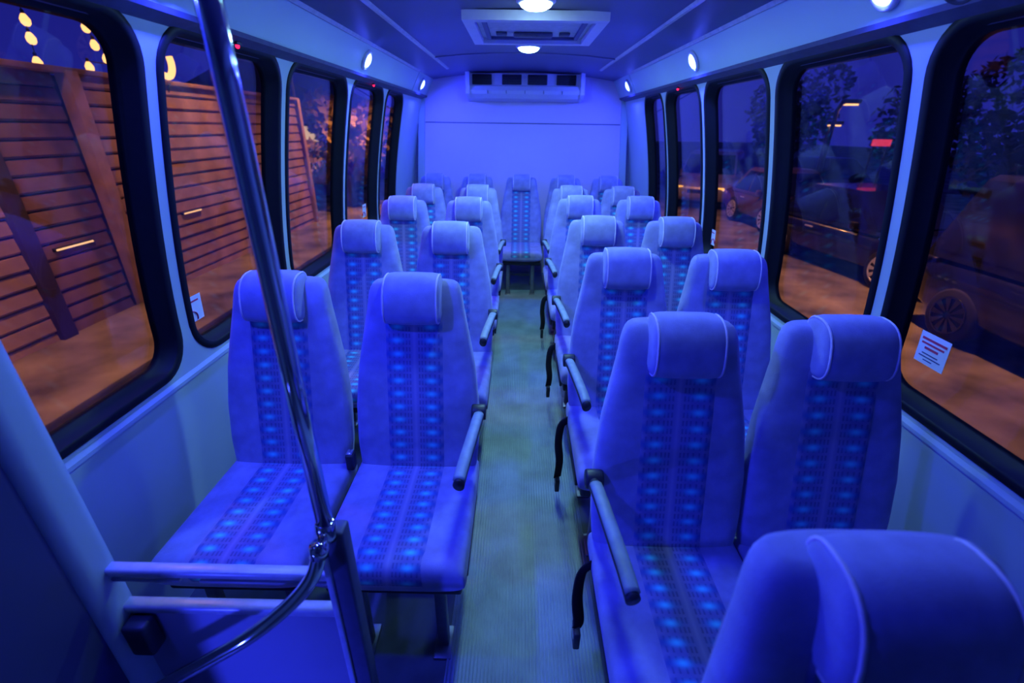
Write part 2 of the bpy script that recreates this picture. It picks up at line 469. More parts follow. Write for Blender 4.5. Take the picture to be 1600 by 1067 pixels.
# coves between ceiling and side walls
def build_cove(side, num):
    pts = [(XC+side*0.905, 1.990), (XC+side*0.985, 1.842), (XC+side*0.988, 1.833), (XC+side*1.075, 1.800), (XC+side*1.14, 1.80), (XC+side*1.14, 2.03), (XC+side*0.93, 2.03)]
    root = empty('trim_%d' % num, (XC+side*0.985, 2.0, 1.842)); tag(root, kind='structure')
    root['label'] = 'sloping pale cove panel with blue lights above the windows ' + ('behind the chrome pole' if side < 0 else 'on the parked car side')
    lo = root.location
    def seg(name, ys, ye, m, pp, grow=0.0):
        P2 = [(p[0]-side*grow-lo.x, p[1]-lo.z) for p in pp]
        return obj(name, prism(P2, 'y', ys-lo.y, ye-lo.y), m, root)
    seg('cove_panel', Y0, 4.545, 'cove', pts)
    seg('cove_corner_cap', 4.56, YR-0.004, 'cove', pts, 0.0)
    # bright bead along the top edge, dark soffit under the panel
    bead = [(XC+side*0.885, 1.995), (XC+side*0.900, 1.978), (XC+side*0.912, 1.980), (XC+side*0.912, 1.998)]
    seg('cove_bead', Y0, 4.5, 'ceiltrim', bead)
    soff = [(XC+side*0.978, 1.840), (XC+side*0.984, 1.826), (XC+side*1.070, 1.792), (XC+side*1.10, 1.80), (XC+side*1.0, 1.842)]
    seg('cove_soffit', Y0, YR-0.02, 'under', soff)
    return root
build_cove(-1, 3); build_cove(1, 4)

# ------------------------------------------------------------------ lights of the bus
ANG = math.atan2(0.148, 0.080)                 # slope of the cove face
def puck(side, y, label, k=1.0):
    t = 0.47
    x = XC + side*(0.985 - 0.080*t); z = 1.842 + 0.148*t
    nrm = Vector((-side*0.148, 0, -0.080)).normalized()
    root = empty('puck_light', (x + nrm.x*0.001, y, z + nrm.z*0.001))
    root.rotation_euler = nrm.to_track_quat('Z', 'Y').to_euler()
    tag(root, label, 'light', 'round blue cove lights')
    obj('bezel', lathe([(0.030, 0.0), (0.057, 0.0), (0.057, 0.008), (0.051, 0.014), (0.043, 0.014), (0.043, 0.006)], 28), 'white', root)
    obj('lens', lathe([(0.041, 0.006), (0.041, 0.010), (0.034, 0.019), (0.020, 0.025), (0.004, 0.027)], 24), 'puck', root)
    area_light('led_light', root, 0.07, PUCK_W*k, PUCK_C, (0, 0, 0.040), (0, 0, 0)).rotation_euler = (root.rotation_euler.to_matrix().inverted() @ Vector((-side*0.50, 0, -0.86)).to_track_quat('-Z', 'Y').to_matrix()).to_euler()
puck(-1, 3.13, 'round blue-white cove light above the third window on the pole side')
puck(-1, 4.80, 'small round blue-white light on the cove corner cap on the pole side', 0.75)
puck(-1, 1.45, 'round cove light above the window next to the chrome pole top', 0.9)
puck(1, 3.00, 'round blue-white cove light above the third window on the parked car side')
puck(1, 4.70, 'small round blue-white light on the cove corner cap on the parked car side', 0.75)
puck(1, 1.52, 'round cove light beside the dark speaker on the parked car side', 0.5)
puck(-1, 0.66, 'round cove light over the partition, ahead of the chrome pole', 1.05)

def dome(x, y, label, power):
    z = 2.052
    root = empty('dome_light', (x, y, z)); tag(root, label, 'light', 'white ceiling dome lights')
    obj('bezel', lathe([(0.02, 0.0), (0.085, 0.0), (0.085, -0.010), (0.074, -0.016)], 28), 'white', root)
    obj('lens', lathe([(0.072, -0.012), (0.064, -0.026), (0.045, -0.036), (0.020, -0.041), (0.004, -0.042)], 24), 'dome', root)
    area_light('led_light', root, 0.12, power, DOME_C, (0, 0, -0.05), (0, 0, 0))
dome(0.06, 2.36, 'glaring white ceiling dome light in front of the roof hatch', DOME_W)
dome(0.05, 3.56, 'white ceiling dome light between the roof hatch and the air conditioner', DOME_W)

dome(0.06, 1.30, 'faint white ceiling dome light nearest the chrome pole', DOME_W*0.17)

for (x, y, z, lab) in ((-0.985, 1.85, 1.810, 'tiny red indicator under the cove next to the chrome pole'),
                       (-0.985, 3.48, 1.810, 'tiny red indicator above the fourth window on the pole side'),
                       (1.045, 3.46, 1.810, 'tiny red indicator under the cove on the parked car side')):
    r = empty('indicator_light', (x, y, z)); tag(r, lab, 'indicator', 'red window indicators')
    obj('housing', box(-0.010, 0.010, -0.016, 0.016, -0.004, 0.006, 0.002), 'arm', r)
    obj('lens', lathe([(0.007, -0.004), (0.007, -0.010), (0.004, -0.014), (0.001, -0.015)], 12), 'redled', r)

# step light low on the wall by the door, ahead of the partition
stp = empty('step_light', (wx(-1, 0.36, -0.001), -0.12, 0.36), (0, PI/2, 0)); tag(stp, 'low blue step light on the wall ahead of the partition', 'light')
obj('bezel', lathe([(0.030, 0.0), (0.057, 0.0), (0.057, 0.008), (0.051, 0.014), (0.043, 0.014), (0.043, 0.006)], 28), 'white', stp)
obj('lens', lathe([(0.041, 0.006), (0.041, 0.010), (0.034, 0.019), (0.004, 0.025)], 24), 'puck', stp)
area_light('led_light', stp, 0.06, 4.0, PUCK_C, (0, 0, 0.050), (0, 0, 0), spread=math.radians(92)).rotation_euler = (Matrix.Rotation(-PI/2, 3, 'Y') @ Vector((0.66, 0.72, -0.22)).to_track_quat('-Z', 'Y').to_matrix()).to_euler()

# speaker in the cove
sp = empty('speaker', (XC+1*(0.985-0.080*0.30), 1.29, 1.842+0.148*0.30)); sp.rotation_euler = Vector((-0.148, 0, -0.080)).normalized().to_track_quat('Z', 'Y').to_euler()
tag(sp, 'dark round speaker grille set in the cove on the parked car side', 'speaker')
obj('speaker_ring', lathe([(0.02, -0.002), (0.066, -0.002), (0.066, 0.006), (0.058, 0.010), (0.052, 0.006)], 28), 'speaker', sp)
obj('grille', lathe([(0.053, 0.005), (0.035, 0.010), (0.004, 0.012)], 28), 'speaker', sp)

# roof hatch
h = empty('roof_hatch', (0.065, 2.90, 2.050)); tag(h, 'square roof escape hatch in the ceiling between two dome lights', 'hatch')
def ring_frame(a0, b0, a1, b1, z0, z1):
    o_ = [(-a0, -b0), (a0, -b0), (a0, b0), (-a0, b0)]; i_ = [(-a1, -b1), (a1, -b1), (a1, b1), (-a1, b1)]
    V = [(*p, z0) for p in o_] + [(*p, z1) for p in o_] + [(*p, z1) for p in i_] + [(*p, z0) for p in i_]
    F = []
    for s in range(3):
        for k in range(4): F.append((s*4+k, s*4+(k+1) % 4, (s+1)*4+(k+1) % 4, (s+1)*4+k))
    for k in range(4): F.append((12+k, 12+(k+1) % 4, (k+1) % 4, k))
    return (V, F)
obj('hatch_frame', ring_frame(0.345, 0.355, 0.290, 0.300, 0.0, -0.040), 'white', h)
obj('hatch_lid', box(-0.29, 0.29, -0.30, 0.30, -0.012, -0.002), 'ceiltrim', h)
obj('hatch_inner_rim', ring_frame(0.262, 0.272, 0.240, 0.250, -0.010, -0.026), 'ceil', h)
obj('hatch_handle', box(-0.11, 0.11, 0.10, 0.16, -0.034, -0.012, 0.010), 'seam', h)
for s in (-1, 1): obj('hatch_latch', box(s*0.175-0.03, s*0.175+0.03, 0.10, 0.15, -0.026, -0.012, 0.004), 'seam', h)

# air conditioner on the rear wall
a = empty('air_conditioner', (0.045, YR-0.014, 1.795)); tag(a, 'white air conditioner with dark vents high on the rear wall', 'air conditioner')
prof = [(0.0, 0.0), (-0.20, 0.02), (-0.255, 0.055), (-0.265, 0.085), (-0.245, 0.125), (-0.17, 0.135), (-0.17, 0.235), (0.0, 0.235)]
obj('housing', prism([(p[0], p[1]) for p in prof], 'x', -0.535, 0.535), 'white', a)
for s in (-1, 1):
    pp = [(0.0, -0.002), (-0.20, 0.018), (-0.27, 0.055), (-0.275, 0.245), (0.0, 0.245)]
    x0, x1 = sorted((s*0.535, s*0.572))
    obj('end_cap', prism(pp, 'x', x0, x1), 'white', a)
for k, x in enumerate((-0.42, -0.13, 0.12, 0.40)):
    o = obj('air_vent', box(x-0.095, x+0.095, -0.186, -0.165, 0.140, 0.228, 0.006), 'vent', a)
    for q in range(3): obj('vent_slat', box(x-0.088, x+0.088, -0.195, -0.183, 0.155+q*0.024, 0.159+q*0.024), 'black_metal', o)
for x in (-0.36, -0.18, 0.0, 0.18, 0.36):
    obj('panel_joint', box(x-0.003, x+0.003, -0.2685, -0.20, 0.058, 0.086), 'seam', a)

# ------------------------------------------------------------------ seats
NSE = 3.4
BW = [(0.36, 0.190), (0.42, 0.207), (0.52, 0.217), (0.66, 0.217), (0.80, 0.203), (0.92, 0.180), (1.00, 0.164), (1.05, 0.158), (1.12, 0.155)]
BD = [(0.36, 0.050), (0.55, 0.062), (0.85, 0.058), (1.12, 0.047)]
def yc(z): return 0.025 - (1.10-z)*0.245
def conc(z): return 0.016*max(0.0, min(1.0, (z-0.42)/0.1))*max(0.0, min(1.0, (1.04-z)/0.12))
def sgnp(v, p): return math.copysign(abs(v)**p, v)
def front(x, z):
    w, d = interp(BW, z), interp(BD, z)
    return yc(z) - d*(max(0.0, 1-abs(x/w)**NSE))**(1/NSE) + conc(z)*(1-(x/w)**2)
def back_mesh():
    rings = []; N = 44
    zs = [0.36+0.025*i for i in range(30)]
    stations = [(0.350, 0.80), (0.354, 0.93)] + [(z, 1.0) for z in zs if z < 1.03] + [(1.035, 0.99), (1.052, 0.96), (1.066, 0.90), (1.077, 0.80), (1.084, 0.66), (1.087, 0.48)]
    for z, k in stations:
        w, d = interp(BW, z)*(1-(1-k)*0.42), interp(BD, z)*k
        r = []
        for i in range(N):
            a = 2*PI*i/N
            x = w*sgnp(math.cos(a), 2/NSE); y = d*sgnp(math.sin(a), 2/NSE)
            yy = yc(z) + y
            if y < 0: yy += conc(z)*(1-(x/w)**2)
            r.append((x, yy, z))
        rings.append(r)
    return loft(rings)
def shell_mesh():
    rings = []
    for i in range(16):
        z = 0.40 + (1.02-0.40)*i/15; w, d = interp(BW, z)*0.90, interp(BD, z)
        k = 0.7 + 0.3*min(1, min(i, 15-i)/2)
        r = []
        for j in range(13):
            x = -w*k + 2*w*k*j/12; r.append((x, yc(z)+d*(max(0, 1-abs(x/(w/0.9))**NSE))**(1/NSE)+0.008, z))
        for j in range(13):
            x = w*k - 2*w*k*j/12; r.append((x, yc(z)+d*0.6, z))
        rings.append(r)
    return loft(rings)
def panel_from(pathfn, n, hwid, m=16):
    """woven strip: pathfn(t, x) -> point; uv in metres"""
    V = []; F = []; U = []; L = 0.0; prev = None
    for i in range(n+1):
        t = i/n; c = Vector(pathfn(t, 0.0))
        if prev is not None: L += (c-prev).length
        prev = c
        for j in range(m+1):
            x = -hwid + 2*hwid*j/m
            V.append(pathfn(t, x)); U.append((x, L))
    for i in range(n):
        for j in range(m): F.append((i*(m+1)+j, i*(m+1)+j+1, (i+1)*(m+1)+j+1, (i+1)*(m+1)+j))
    return mesh('woven_panel', V, F, True, U)
def back_panel():
    def f(t, x):
        z = 0.425 + (1.00-0.425)*t
        e = 0.004 if (abs(x) < 0.099 and 0 < t < 1) else -0.003
        return (x, front(x, z)-e, z)
    return panel_from(f, 46, 0.102)
# headrest: a padded roll over the top front of the back
HX = 0.096
def head_section(sc, x, n=26):
    r = []
    for i in range(n):
        a = 2*PI*i/n
        y = 0.062*sgnp(math.cos(a), 2/2.6); z = 0.081*sgnp(math.sin(a), 2/3.0)
        zz = 1.040 + z*sc; r.append((x, yc(zz)-0.043 + y*sc - 0.006*(1-((zz-1.042)/0.079)**2), zz))
    return r
def head_mesh():
    st = [(-HX, 0.60), (-HX+0.003, 0.80), (-HX+0.008, 0.90), (-HX+0.016, 0.955), (-HX+0.032, 0.985), (0, 1.0), (HX-0.032, 0.985), (HX-0.016, 0.955), (HX-0.008, 0.90), (HX-0.003, 0.80), (HX, 0.60)]
    return loft([head_section(s, x) for x, s in st])
def pipe_mesh(s): return tube(head_section(0.925, s*(HX-0.010)), 0.0032, 6, True)
# cushion
CZ, CH, CF, CB = 0.408, 0.056, -0.610, -0.110
def cush_h(y):
    t = 0.0
    if y < CF+0.055: t = (CF+0.055-y)/0.055
    if y > CB-0.03: t = (y-(CB-0.03))/0.03
    return CH*max(0.02, (1-min(1, t)**3.0))**(1/3.0)
def ctop(x, y):
    w = 0.217; return CZ + cush_h(y)*(max(0, 1-abs(x/w)**4.5))**(1/4.5) - 0.008*(1-(x/w)**2)*max(0, min(1, (y-CF)/0.15))
def cush_mesh():
    rings = []; N = 48
    ys = [CF+0.0005, CF+0.003, CF+0.008, CF+0.016, CF+0.027, CF+0.04, CF+0.055] + [CF+0.055+i*0.04 for i in range(1, 11)] + [CB-0.02, CB-0.01, CB-0.004, CB-0.0005]
    for y in ys:
        hh = cush_h(y); w = 0.217*(0.97+0.03*hh/CH)
        r = []
        for i in range(N):
            a = 2*PI*i/N; x = w*sgnp(math.cos(a), 2/4.5); z = hh*sgnp(math.sin(a), 2/4.5)
            zz = CZ + z
            if z > 0: zz -= 0.008*(1-(x/w)**2)*max(0, min(1, (y-CF)/0.15))
            r.append((x, y, zz))
        rings.append(r)
    return loft(rings)
def cush_panel():
    def f(t, x):
        e = 0.0035 if (abs(x) < 0.099 and 0 < t < 1) else -0.003
        if t < 0.84:
            y = -0.155 + (CF+0.055+0.155)*(t/0.84)
            return (x, y, ctop(x, y)+e)
        q = (t-0.84)/0.16*1.15
        a = PI/2*min(1.0, q); ny, nz = -sgnp(math.sin(a), 2/3.0), sgnp(max(0, math.cos(a)), 2/3.0)
        y = CF+0.055 + ny*(0.055+e); z = CZ + nz*(CH-0.004+e)
        if q > 1: z -= (q-1)*0.12
        return (x, y, z)
    return panel_from(f, 44, 0.102)

ME = {'back': back_mesh(), 'shell': shell_mesh(), 'bpanel': back_panel(), 'head': head_mesh(), 'pipeL': pipe_mesh(-1), 'pipeR': pipe_mesh(1),
      'cush': cush_mesh(), 'cpanel': cush_panel(),
      'frame': box(-0.20, 0.20, -0.575, -0.14, 0.315, 0.356, 0.008),
      'leg': box(-0.018, 0.018, -0.014, 0.014, 0.008, 0.318, 0.004),
      'foot': box(-0.028, 0.028, -0.055, 0.055, 0.0, 0.010, 0.003),
      'brace': box(-0.150, 0.150, -0.012, 0.012, 0.10, 0.125, 0.003),
      'pivot': lathe([(0.026, -0.024), (0.028, -0.020), (0.028, 0.020), (0.026, 0.024)], 20, 'x'),
      'sidecover': box(-0.006, 0.006, -0.50, -0.16, 0.300, 0.352, 0.004),
      'receptacle': box(-0.014, 0.014, -0.020, 0.020, 0.440, 0.505, 0.006),
      }
def arm_path(s): return bez([(0, -0.135, 0.650), (-s*0.003, -0.20, 0.668), (-s*0.012, -0.32, 0.676), (-s*0.024, -0.44, 0.672), (-s*0.030, -0.500, 0.664)], 5)
def arm_mesh(s): return tube(arm_path(s), 0.02, 14, False, (0.0165, 0.021))
def arm_pad(s): return tube([p + Vector((0, 0, 0.0125)) for p in arm_path(s)[3:-1]], 0.02, 12, False, (0.0175, 0.0115))
for _s in (-1, 1): ME['arm', _s] = arm_mesh(_s); ME['armpad', _s] = arm_pad(_s)
def ensure(me, m):
    if len(me.materials) == 0: me.materials.append(M[m])
def belt_mesh(s, drop):
    x = s*0.232
    p = bez([(x-s*0.02, -0.20, 0.40), (x+s*0.012, -0.215, 0.38), (x+s*0.022, -0.235, 0.30), (x+s*0.014, -0.255, 0.22), (x+s*0.020, -0.262, 0.40-drop)], 6)
    return tube(p, 0.02, 8, False, (0.0028, 0.021))

def make_seat(x, y, label, aisle=0, belt=0.0, recept=False, rz=0.0):
    r = empty('passenger_seat', (x, y, 0.0), (0, 0, rz)); tag(r, label, 'seat', 'blue patterned passenger seats')
    b = obj('backrest', ME['back'], 'fabric', r)
    obj('woven_panel', ME['bpanel'], 'woven', b)
    obj('back_shell', ME['shell'], 'shell', b)
    hd = obj('headrest', ME['head'], 'fabric', r)
    obj('piping', ME['pipeL'], 'piping', hd); obj('piping', ME['pipeR'], 'piping', hd)
    c = obj('seat_cushion', ME['cush'], 'fabric', r)
    obj('woven_panel', ME['cpanel'], 'woven', c)
    obj('seat_frame', ME['frame'], 'black_metal', r)
    for lx in (-0.125, 0.125):
        for ly in (-0.52, -0.20):
            l = obj('leg', ME['leg'], 'grey_metal', r, (lx, ly, 0))
            obj('foot', ME['foot'], 'grey_metal', l)
    obj('leg_brace', ME['brace'], 'grey_metal', r, (0, -0.20, 0))
    if aisle:
        ar = obj('armrest', ME['arm', aisle], 'arm', r, (aisle*0.224, 0, 0))
        obj('arm_pad', ME['armpad', aisle], 'arm_pad', ar)
        obj('arm_pivot', ME['pivot'], 'arm', ar, (-aisle*0.004, -0.125, 0.655))
        obj('side_cover', ME['sidecover'], 'arm', r, (aisle*0.205, 0, 0))
    if belt:
        bm_ = belt_mesh(aisle, belt)
        bl = obj('seat_belt', bm_, 'belt', r)
        bz = 0.40-belt
        obj('buckle', box(aisle*0.252-0.010, aisle*0.252+0.010, -0.288, -0.236, bz-0.065, bz+0.005, 0.004), 'arm', bl)
        obj('buckle_tongue', box(aisle*0.252-0.012, aisle*0.252+0.012, -0.280, -0.244, bz-0.030, bz-0.008, 0.003), 'buckle', bl)
    if recept:
        rc = obj('belt_receptacle', ME['receptacle'], 'arm', r, (recept*0.222, -0.175, 0))
        obj('latch', box(-0.010, 0.010, -0.014, 0.014, 0.503, 0.512, 0.003), 'buckle', rc)
    return r

ORD = ['front', 'second', 'third', 'fourth', 'fifth']
LROWS = [1.46, 2.38, 3.29, 4.05]
RROWS = [1.135, 1.865, 2.615, 3.46, 4.08]
for i, y in enumerate(LROWS):
    make_seat(-0.805, y, '%s window seat in the %s row on the chrome pole side' % ('blue patterned' , ORD[i]), recept=1)
    make_seat(-0.345, y, '%s aisle seat with armrest in the %s row on the chrome pole side' % ('blue patterned', ORD[i]), aisle=1)
for i, y in enumerate(RROWS):
    make_seat(0.450, y, 'blue patterned aisle seat with armrest in the %s full row on the parked car side' % ORD[i], aisle=-1, belt=(0.20, 0.27, 0.24, 0.24, 0.0)[i])
    make_seat(0.887, y, 'blue patterned window seat in the %s full row on the parked car side' % ORD[i], recept=0)
for x, lab in ((-0.87, 'rear wall seat in the corner on the chrome pole side'), (-0.43, 'rear wall seat between the pole side corner seat and the middle seat'),
               (0.03, 'middle rear wall seat facing straight down the aisle'), (0.487, 'rear wall seat between the middle seat and the parked car side corner seat'),
               (0.925, 'rear wall seat in the corner on the parked car side')):
    make_seat(x, 5.00, 'blue patterned ' + lab)
make_seat(0.462, 0.392, 'nearest seat, its dark headrest top cut off by the picture corner', aisle=0)

# ------------------------------------------------------------------ entrance: pole, partition, casing
PX, PY = -0.386, 0.68
g = empty('grab_pole', (PX, PY, 0.0)); tag(g, 'tall chrome grab pole from partition corner to ceiling', 'pole')
obj('pole', tube([(0, 0, 0.80), (0, 0, 1.2), (0, 0, 1.6), (0, 0, 2.035)], 0.0165, 20), 'chrome', g)
obj('clamp', lathe([(0.012, 0.775), (0.020, 0.778), (0.0215, 0.79), (0.0215, 0.812), (0.019, 0.822), (0.017, 0.824)], 20), 'chrome', g)
obj('ceiling_flange', lathe([(0.017, 2.012), (0.040, 2.022), (0.042, 2.040), (0.010, 2.042)], 20), 'chrome', g)
hr = empty('handrail', (PX, PY-0.040, 0.775)); tag(hr, 'bent chrome handrail sloping down from the pole across the partition', 'handrail')
path = bez([(0.0, 0.004, 0.030), (-0.001, 0.0, 0.010), (-0.018, -0.018, -0.045), (-0.070, -0.040, -0.105), (-0.150, -0.066, -0.165), (-0.300, -0.075, -0.272), (-0.500, -0.085, -0.415)], 8)
obj('rail', tube(path, 0.0150, 18), 'chrome', hr)
obj('rail_collar', tube([(-0.0005, 0.003, 0.024), (-0.003, -0.001, -0.002)], 0.0185, 18), 'chrome', hr)

mp = empty('modesty_partition', (-0.65, 0.70, 0.0)); tag(mp, 'low blue partition with two horizontal rails behind the chrome handrail', 'partition')
obj('top_rail', box(-0.275, 0.245, -0.014, 0.014, 0.630, 0.652, 0.006), 'rail', mp)
for a_, b_ in ((-0.262, -0.105), (-0.060, 0.245)): obj('rail_lip', box(a_, b_, -0.010, 0.004, 0.611, 0.620, 0.002), 'panel', mp)
obj('panel', box(-0.275, 0.250, -0.006, 0.006, 0.02, 0.512, 0.003), 'panel', mp)
obj('middle_rail', box(-0.275, 0.250, -0.015, 0.015, 0.506, 0.532, 0.007), 'rail', mp)
obj('corner_post', box(0.246, 0.296, -0.022, 0.020, 0.0, 0.790, 0.006), 'darkpost', mp)
obj('post_edge_strip', box(0.242, 0.256, -0.027, -0.020, 0.02, 0.760, 0.002), 'rail', mp)
obj('base_plate', box(0.225, 0.315, -0.045, 0.045, 0.0, 0.010, 0.003), 'darkpost', mp)
obj('clamp_bracket', box(-0.255, -0.200, -0.050, -0.006, 0.40, 0.50, 0.008), 'arm', mp)

# rounded casing at the door side: dark padded body with a pale rounded edge piece
cs = empty('trim_5', (-1.05, 0.50, 0.0)); tag(cs, 'rounded dark blue door pillar casing at the partition end', kind='structure')
def rpoly(x0, x1, y0, y1, r):
    out = []
    for (cx, cy_, a0, rr) in ((x1-r, y1-r, 0, r), (x0+0.005, y1-0.005, PI/2, 0.005), (x0+0.005, y0+0.005, PI, 0.005), (x1-r, y0+r, -PI/2, r)):
        for q in range(9):
            a_ = a0 + PI/2*q/8; out.append((cx+rr*math.cos(a_), cy_+rr*math.sin(a_)))
    return out
def casing(name, pl, z0, z1, m):
    o = obj(name, prism(pl, 'z', z0, z1, True), m, cs)
    try: o.data.set_sharp_from_angle(angle=math.radians(40))
    except Exception: pass
casing('casing_body', rpoly(-0.115, 0.122, -0.21, 0.16, 0.04), 0.16, 1.82, 'casing')
casing('casing_edge', rpoly(-0.115, 0.138, 0.135, 0.232, 0.034), 0.16, 1.82, 'wall')
casing('casing_base', rpoly(-0.115, 0.110, -0.20, 0.222, 0.03), 0.0, 0.165, 'darkpost')

# ------------------------------------------------------------------ stickers on the panes
def sticker(side, y, z, w, h_, label, style):
    """flat card on the inside of a pane, facing the aisle"""
    tilt = math.atan((hw(z-0.05)-hw(z+0.05))/0.10)
    r = empty('safety_sticker', (wx(side, z, 0.0425), y, z)); tag(r, label, 'sticker', 'white window stickers')
    r.rotation_euler = (0, -side*tilt, 0)
    q = -side
    def slab(name, y0, y1, z0, z1, m, lift, parent): 
        a_, b_ = sorted((q*lift, q*(lift+0.0008))); return obj(name, box(a_, b_, y0, y1, z0, z1), m, parent)
    slab('card', -w/2, w/2, -h_/2, h_/2, 'paper', 0.0, r)
    if style == 'text':
        # blurred print: red heading lines over dark small lines
        for k, (a_, b_, zz, t, m) in enumerate(((-0.42, 0.42, 0.30, 0.075, 'redink'), (-0.36, 0.40, 0.16, 0.06, 'redink'), (-0.20, 0.26, 0.02, 0.075, 'redink'), (-0.24, 0.30, -0.16, 0.035, 'darkink'), (-0.36, 0.38, -0.26, 0.035, 'darkink'), (-0.1, 0.2, -0.36, 0.03, 'darkink'))):
            slab('print_line', a_*w, b_*w, zz*h_-t*h_/2, zz*h_+t*h_/2, m, 0.0010, r)
    else:
        slab('print_line', -0.32*w, 0.30*w, 0.27*h_, 0.33*h_, 'redink', 0.0010, r)
        pts = [(0.0014*q, -0.24*w+0.30*w*math.cos(t), -0.33*h_+0.30*w*math.sin(t)) for t in [PI*i/14 for i in range(-2, 15)]]
        obj('red_arc', tube(pts, 0.004, 6, False, (0.0012, 0.005)), 'redink', r)
    return r
sticker(-1, 1.578, 0.930, 0.085, 0.098, 'white sticker with a red arc on the window beside the chrome pole', 'arc')
sticker(-1, 3.640, 0.955, 0.085, 0.098, 'white and red sticker on the fourth window on the chrome pole side', 'arc')
sticker(1, 1.255, 0.960, 0.105, 0.100, 'white sticker with red print lines on the nearest window on the parked car side', 'text')
sticker(1, 2.985, 0.930, 0.085, 0.098, 'small white and red sticker low on the third window on the parked car side', 'arc')

# ------------------------------------------------------------------ outside
GZ = -0.82
gd = obj('ground', box(-60, 60, -20, 110, GZ-0.2, GZ), 'asphalt'); tag(gd, 'dark asphalt ground outside the windows', kind='structure')

# timber wall on the pole side
tw = empty('timber_wall', (-5.3, 8.0, GZ)); tag(tw, 'long timber boarded wall under orange light beyond the chrome pole windows', 'wall')
ZTOP = 2.09 - GZ
bh = 0.182; nb = int(ZTOP/bh)
pk = {}
def plank_mesh(L, key):
    if key not in pk:
        pts = [(0.0, 0.004), (0.030, 0.008), (0.045, 0.030), (0.030, bh-0.012), (0.0, bh-0.006)]
        pk[key] = prism([(p[0], p[1]) for p in pts], 'y', 0, L)
    return pk[key]
for i in range(nb+1):
    z = i*bh
    if z + bh*0.6 > ZTOP: break
    for (ya, yb, key, m, dx) in ((-5.0, 4.68, 'a', 'plank', 0), (4.86, 5.93, 'b', 'plank_dark', -0.12), (6.08, 9.0, 'c', 'plank', 0), (9.02, 11.9, 'c2', 'plank', 0)):
        me = plank_mesh(yb-ya, key)
        ensure(me, m)
        obj('plank', me, m, tw, (dx + random.uniform(-0.006, 0.006), ya-8.0, z))
obj('wall_core', box(-0.25, -0.12, -13.0, 3.95, 0.0, ZTOP-0.05), 'postdark', tw)
obj('post', box(-0.05, 0.10, 4.68-8.0, 4.86-8.0, 0.0, ZTOP, 0.01), 'postdark', tw)
obj('post', box(-0.05, 0.10, 5.93-8.0, 6.10-8.0, 0.0, ZTOP, 0.01), 'post', tw)
obj('post', box(-0.05, 0.10, 11.9-8.0, 12.05-8.0, 0.0, ZTOP, 0.01), 'post', tw)
obj('coping', box(-0.28, 0.09, -13.0, 4.05, ZTOP-0.03, ZTOP+0.03, 0.008), 'plank', tw)

# pavement strip beside the wall
pv = obj('pavement', box(-5.28, -3.9, -8, 40, GZ, GZ+0.09, 0.01), 'asphalt'); tag(pv, 'raised pavement at the foot of the timber wall', kind='structure')

def string_lights(pts, label, kindm):
    base = empty('string_light', pts[0]); tag(base, label, 'string lights', 'warm lamps above the timber wall')
    P = [Vector(p)-Vector(pts[0]) for p in pts]
    obj('cable', tube([P[0]+Vector((0, 0, 0.35))] + [p+Vector((0, 0, 0.05)) for p in P] , 0.006, 6), 'wire', base)
    for p in P:
        o = obj('bulb', lathe([(0.010, 0.05), (0.028, 0.03), (0.048, -0.01), (0.044, -0.05), (0.024, -0.075), (0.002, -0.08)], 14), kindm, base, p)
        obj('socket', lathe([(0.016, 0.03), (0.018, 0.075), (0.008, 0.085)], 10), 'wire', o)
XW = -5.55
k = XW/-5.3
def sc_(y, z): return (XW, y*k, 1.56+(z-1.56)*k)
string_lights([sc_(5.771, 2.548), sc_(5.76, 2.38), sc_(5.735, 2.153)], 'string of warm bulbs above the wall seen through the nearest window corner', 'bulb')
string_lights([sc_(6.549, 2.611), sc_(6.598, 2.434), sc_(6.72, 2.30), sc_(6.80, 2.18), sc_(6.411, 2.18), sc_(6.43, 2.10)], 'cluster string of warm bulbs above the wall beside the first window post', 'bulb')
ln = empty('wall_lantern', (-5.20, 7.66, 2.23)); tag(ln, 'bright lantern with its crescent light flare on the timber wall next to the first window post', 'lantern', 'warm lamps above the timber wall')
obj('lantern_arm', tube([(-0.12, 0.0, -0.30), (-0.06, 0, -0.26), (-0.01, 0, -0.14)], 0.012, 8), 'wire', ln)
arc = [(0.0, 0.16*math.cos(t)-0.02, 0.13+0.19*math.sin(t)) for t in [(-110+135*i/14)*PI/180 for i in range(15)]]  # glowing crescent takes the shape of the lamp's flare
obj('lantern_flare', tube(arc, 0.045, 12), 'bulb', ln)

